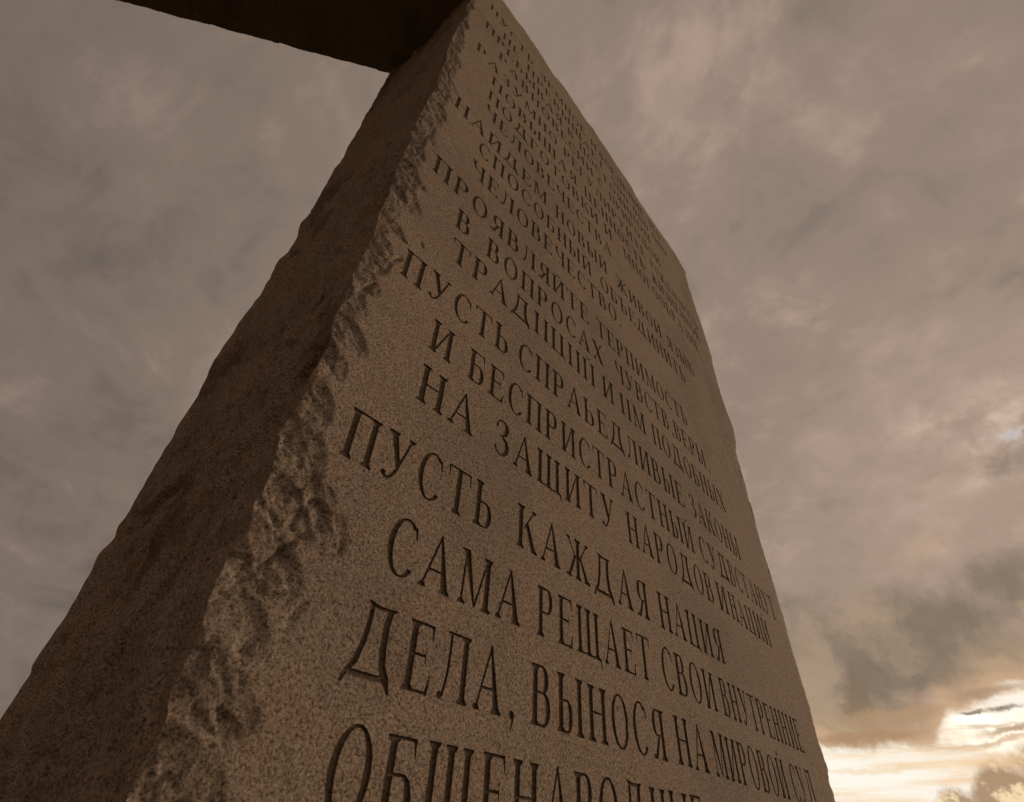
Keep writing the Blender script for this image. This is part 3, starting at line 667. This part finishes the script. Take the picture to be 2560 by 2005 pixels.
xg = np.concatenate([[xF(0.0)], cols, [xR(0.0)]]); xg = np.unique(xg[(xg >= xF(0.0)) & (xg <= xR(0.0))])
zf = lift(xg, 0*xg); yf = depth(xg, zf)
U = ys[:, None]
TX = np.broadcast_to(xg[None], (24, len(xg))); TY = yf[None]*(1-U)+T*U
bz = -.2*np.clip(xg/xg.max(), 0, 1)[None]; TZ = zf[None]*(1-U)**1+np.minimum(bz, 0)*U
TZ = np.where((TX < .5) & (TY > .10), np.minimum(TZ, -.002), TZ)
build_mesh('stone_top', np.stack([TX.ravel(), TY.ravel(), TZ.ravel()+H], 1), grid_faces(24, len(xg)), M_SIDE, root)

# carved letters: sunk floor and walls
CUTD = .0038
cam_xy = np.array((-.18, -3.36))
order = sorted(floors, key=lambda i: (letters[i][3]-cam_xy[0])**2+(letters[i][2]-cam_xy[1])**2)
def letter_geo(i):
    A, t = floors[i]
    if len(t) == 0: return None
    e = np.concatenate([t[:, [0, 1]], t[:, [1, 2]], t[:, [2, 0]]]); s = np.sort(e, 1)
    _, fi, ct = np.unique(s, axis=0, return_index=True, return_counts=True); be = e[fi[ct == 1]]
    ids, inv_ = np.unique(t.ravel(), return_inverse=True); n = len(ids)
    P = A[ids]; top = face3(P); bot = top.copy()
    onb = np.isin(ids, be.ravel())
    bot[:, 1] += CUTD + .0006*vnoise(P[:, 0]*120, P[:, 1]*120, 0, 201)
    # walls lean inwards slightly: pull the rim of the floor towards the stroke's middle
    mp = {v: k for k, v in enumerate(ids)}
    bb = np.array([[mp[x] for x in q] for q in be])
    nrm = np.zeros((n, 2)); d = P[bb[:, 1]]-P[bb[:, 0]]; l = np.maximum(np.linalg.norm(d, axis=1), 1e-9)[:, None]
    inn = np.stack([-d[:, 1], d[:, 0]], 1)/l
    np.add.at(nrm, bb[:, 0], inn); np.add.at(nrm, bb[:, 1], inn)
    q = np.linalg.norm(nrm, axis=1); q[q == 0] = 1; nrm = nrm/q[:, None]
    bot[:, 0] += nrm[:, 0]*.0006*onb; bot[:, 2] += nrm[:, 1]*.0006*onb
    top = top - np.array([0, .0001, 0])
    V = np.concatenate([bot, top]); F3 = inv_.reshape(-1, 3)
    W = np.stack([bb[:, 0], bb[:, 1], bb[:, 1]+n, bb[:, 0]+n], 1)
    return V, F3, W
rest = []
for k, i in enumerate(order):
    g = letter_geo(i)
    if g is None: continue
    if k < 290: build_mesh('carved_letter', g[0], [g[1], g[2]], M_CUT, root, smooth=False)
    else: rest.append(g)
if rest:
    Vs, F3, W4, n0 = [], [], [], 0
    for V, f, w in rest: Vs.append(V); F3.append(f+n0); W4.append(w+n0); n0 += len(V)
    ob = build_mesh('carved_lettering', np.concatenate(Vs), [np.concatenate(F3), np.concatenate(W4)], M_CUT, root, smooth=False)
    ob['kind'] = 'stuff'
    ob['label'] = 'small carved letters high on the slab'

# ------------------------------------------------------------------ rough blocks: capstone and centre stone
def rough_block(name, origin, ax, ay, lx, ly, z0, z1, mat, label, cat, seed, n=(90, 60, 20), amp=.0045):
    """box with split sides; origin is a corner, ax/ay unit vectors in plan"""
    r = bpy.data.objects.new(name, None); COL.objects.link(r); r['label'] = label; r['category'] = cat
    nx, ny, nz = n; lz = z1-z0
    ax = np.array((*ax, 0.)); ay = np.array((*ay, 0.)); O = np.array((*origin, z0)); az = np.array((0, 0, 1.))
    def disp(P, side):
        q = P[..., 0]*1.0; d = np.zeros(P.shape[:2])
        a = amp*(vnoise(P[..., 0]*4, P[..., 1]*4, P[..., 2]*4, seed) + .8*facets((P[..., 0]-P[..., 1])*9, P[..., 2]*9+P[..., 1]*3, seed+2) + .5*vnoise(P[..., 0]*22, P[..., 1]*22, P[..., 2]*22, seed+4))
        return a
    def sheet(o, u, v, lu, lv, nu, nv_, nm, nrm, rough):
        U, W = np.meshgrid(np.linspace(0, 1, nu), np.linspace(0, 1, nv_), indexing='ij')
        P = o + U[..., None]*u*lu + W[..., None]*v*lv
        # the four upright faces share their edge displacement so that the block stays closed
        c = O+ax*lx/2+ay*ly/2; rel = P-c
        px = (rel@ax)/(lx/2); py = (rel@ay)/(ly/2); pz = (P[..., 2]-z0)/lz*2-1
        D = np.zeros(P.shape)
        dd = disp(P, 0)
        D += (np.clip((np.abs(px)-.97)/.03, 0, 1)*np.sign(px)*dd)[..., None]*ax
        D += (np.clip((np.abs(py)-.97)/.03, 0, 1)*np.sign(py)*dd)[..., None]*ay
        D += (.0025*vnoise(P[..., 0]*6, P[..., 1]*6, P[..., 2]*6, seed+9)*np.sign(pz)*np.clip((np.abs(pz)-.97)/.03, 0, 1))[..., None]*az
        return build_mesh(nm, (P+D).reshape(-1, 3), grid_faces(nu, nv_, nrm), mat, r)
    sheet(O, ax, ay, lx, ly, nx, ny, 'underside', True, 0)
    sheet(O+az*lz, ax, ay, lx, ly, nx, ny, 'top_face', False, 0)
    sheet(O, ax, az, lx, lz, nx, nz, 'long_side', False, 1); sheet(O+ay*ly, ax, az, lx, lz, nx, nz, 'long_side', True, 1)
    sheet(O, ay, az, ly, lz, ny, nz, 'short_side', True, 1); sheet(O+ax*lx, ay, az, ly, lz, ny, nz, 'short_side', False, 1)
    return r
CA = 0.6241048827
dA = (-math.cos(CA), math.sin(CA)); dE = (-math.sin(CA), -math.cos(CA))
P0 = np.array((0, T)) + np.array((math.cos(CA), -math.sin(CA)))*.42
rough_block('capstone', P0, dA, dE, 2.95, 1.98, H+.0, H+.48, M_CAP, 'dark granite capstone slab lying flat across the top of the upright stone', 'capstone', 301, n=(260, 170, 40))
rough_block('centre_stone', (-1.95, .10), (1, 0), (0, 1), .95, .5, 0, H-.006, M_POST, 'narrow upright granite pillar standing under the middle of the capstone', 'monument stone', 401, n=(24, 16, 90))

# ------------------------------------------------------------------ ground
def ground():
    m = bpy.data.materials.new('dry_grass'); m.use_nodes = True; b = NB(m.node_tree); bs = m.node_tree.nodes['Principled BSDF']
    tc = m.node_tree.nodes.new('ShaderNodeTexCoord'); P = tc.outputs['Object']
    a = b.noise(P, .25, 6, .6)[0]; c = b.noise(P, 30, 5, .7)[0]
    k = b.mix(b.step(a, .4, .6), (.09, .085, .045), (.15, .12, .075)); k = b.mix(b.mul(c, .5), k, (.06, .055, .03))
    m.node_tree.links.new(k, bs.inputs['Base Color']); bs.inputs['Roughness'].default_value = 1
    r = 2500; V = np.array([(-r, -r, 0), (r, -r, 0), (r, r, 0), (-r, r, 0)], float)
    o = build_mesh('ground', V, np.array([[0, 1, 2, 3]]), m, None, False); o['kind'] = 'structure'
ground()
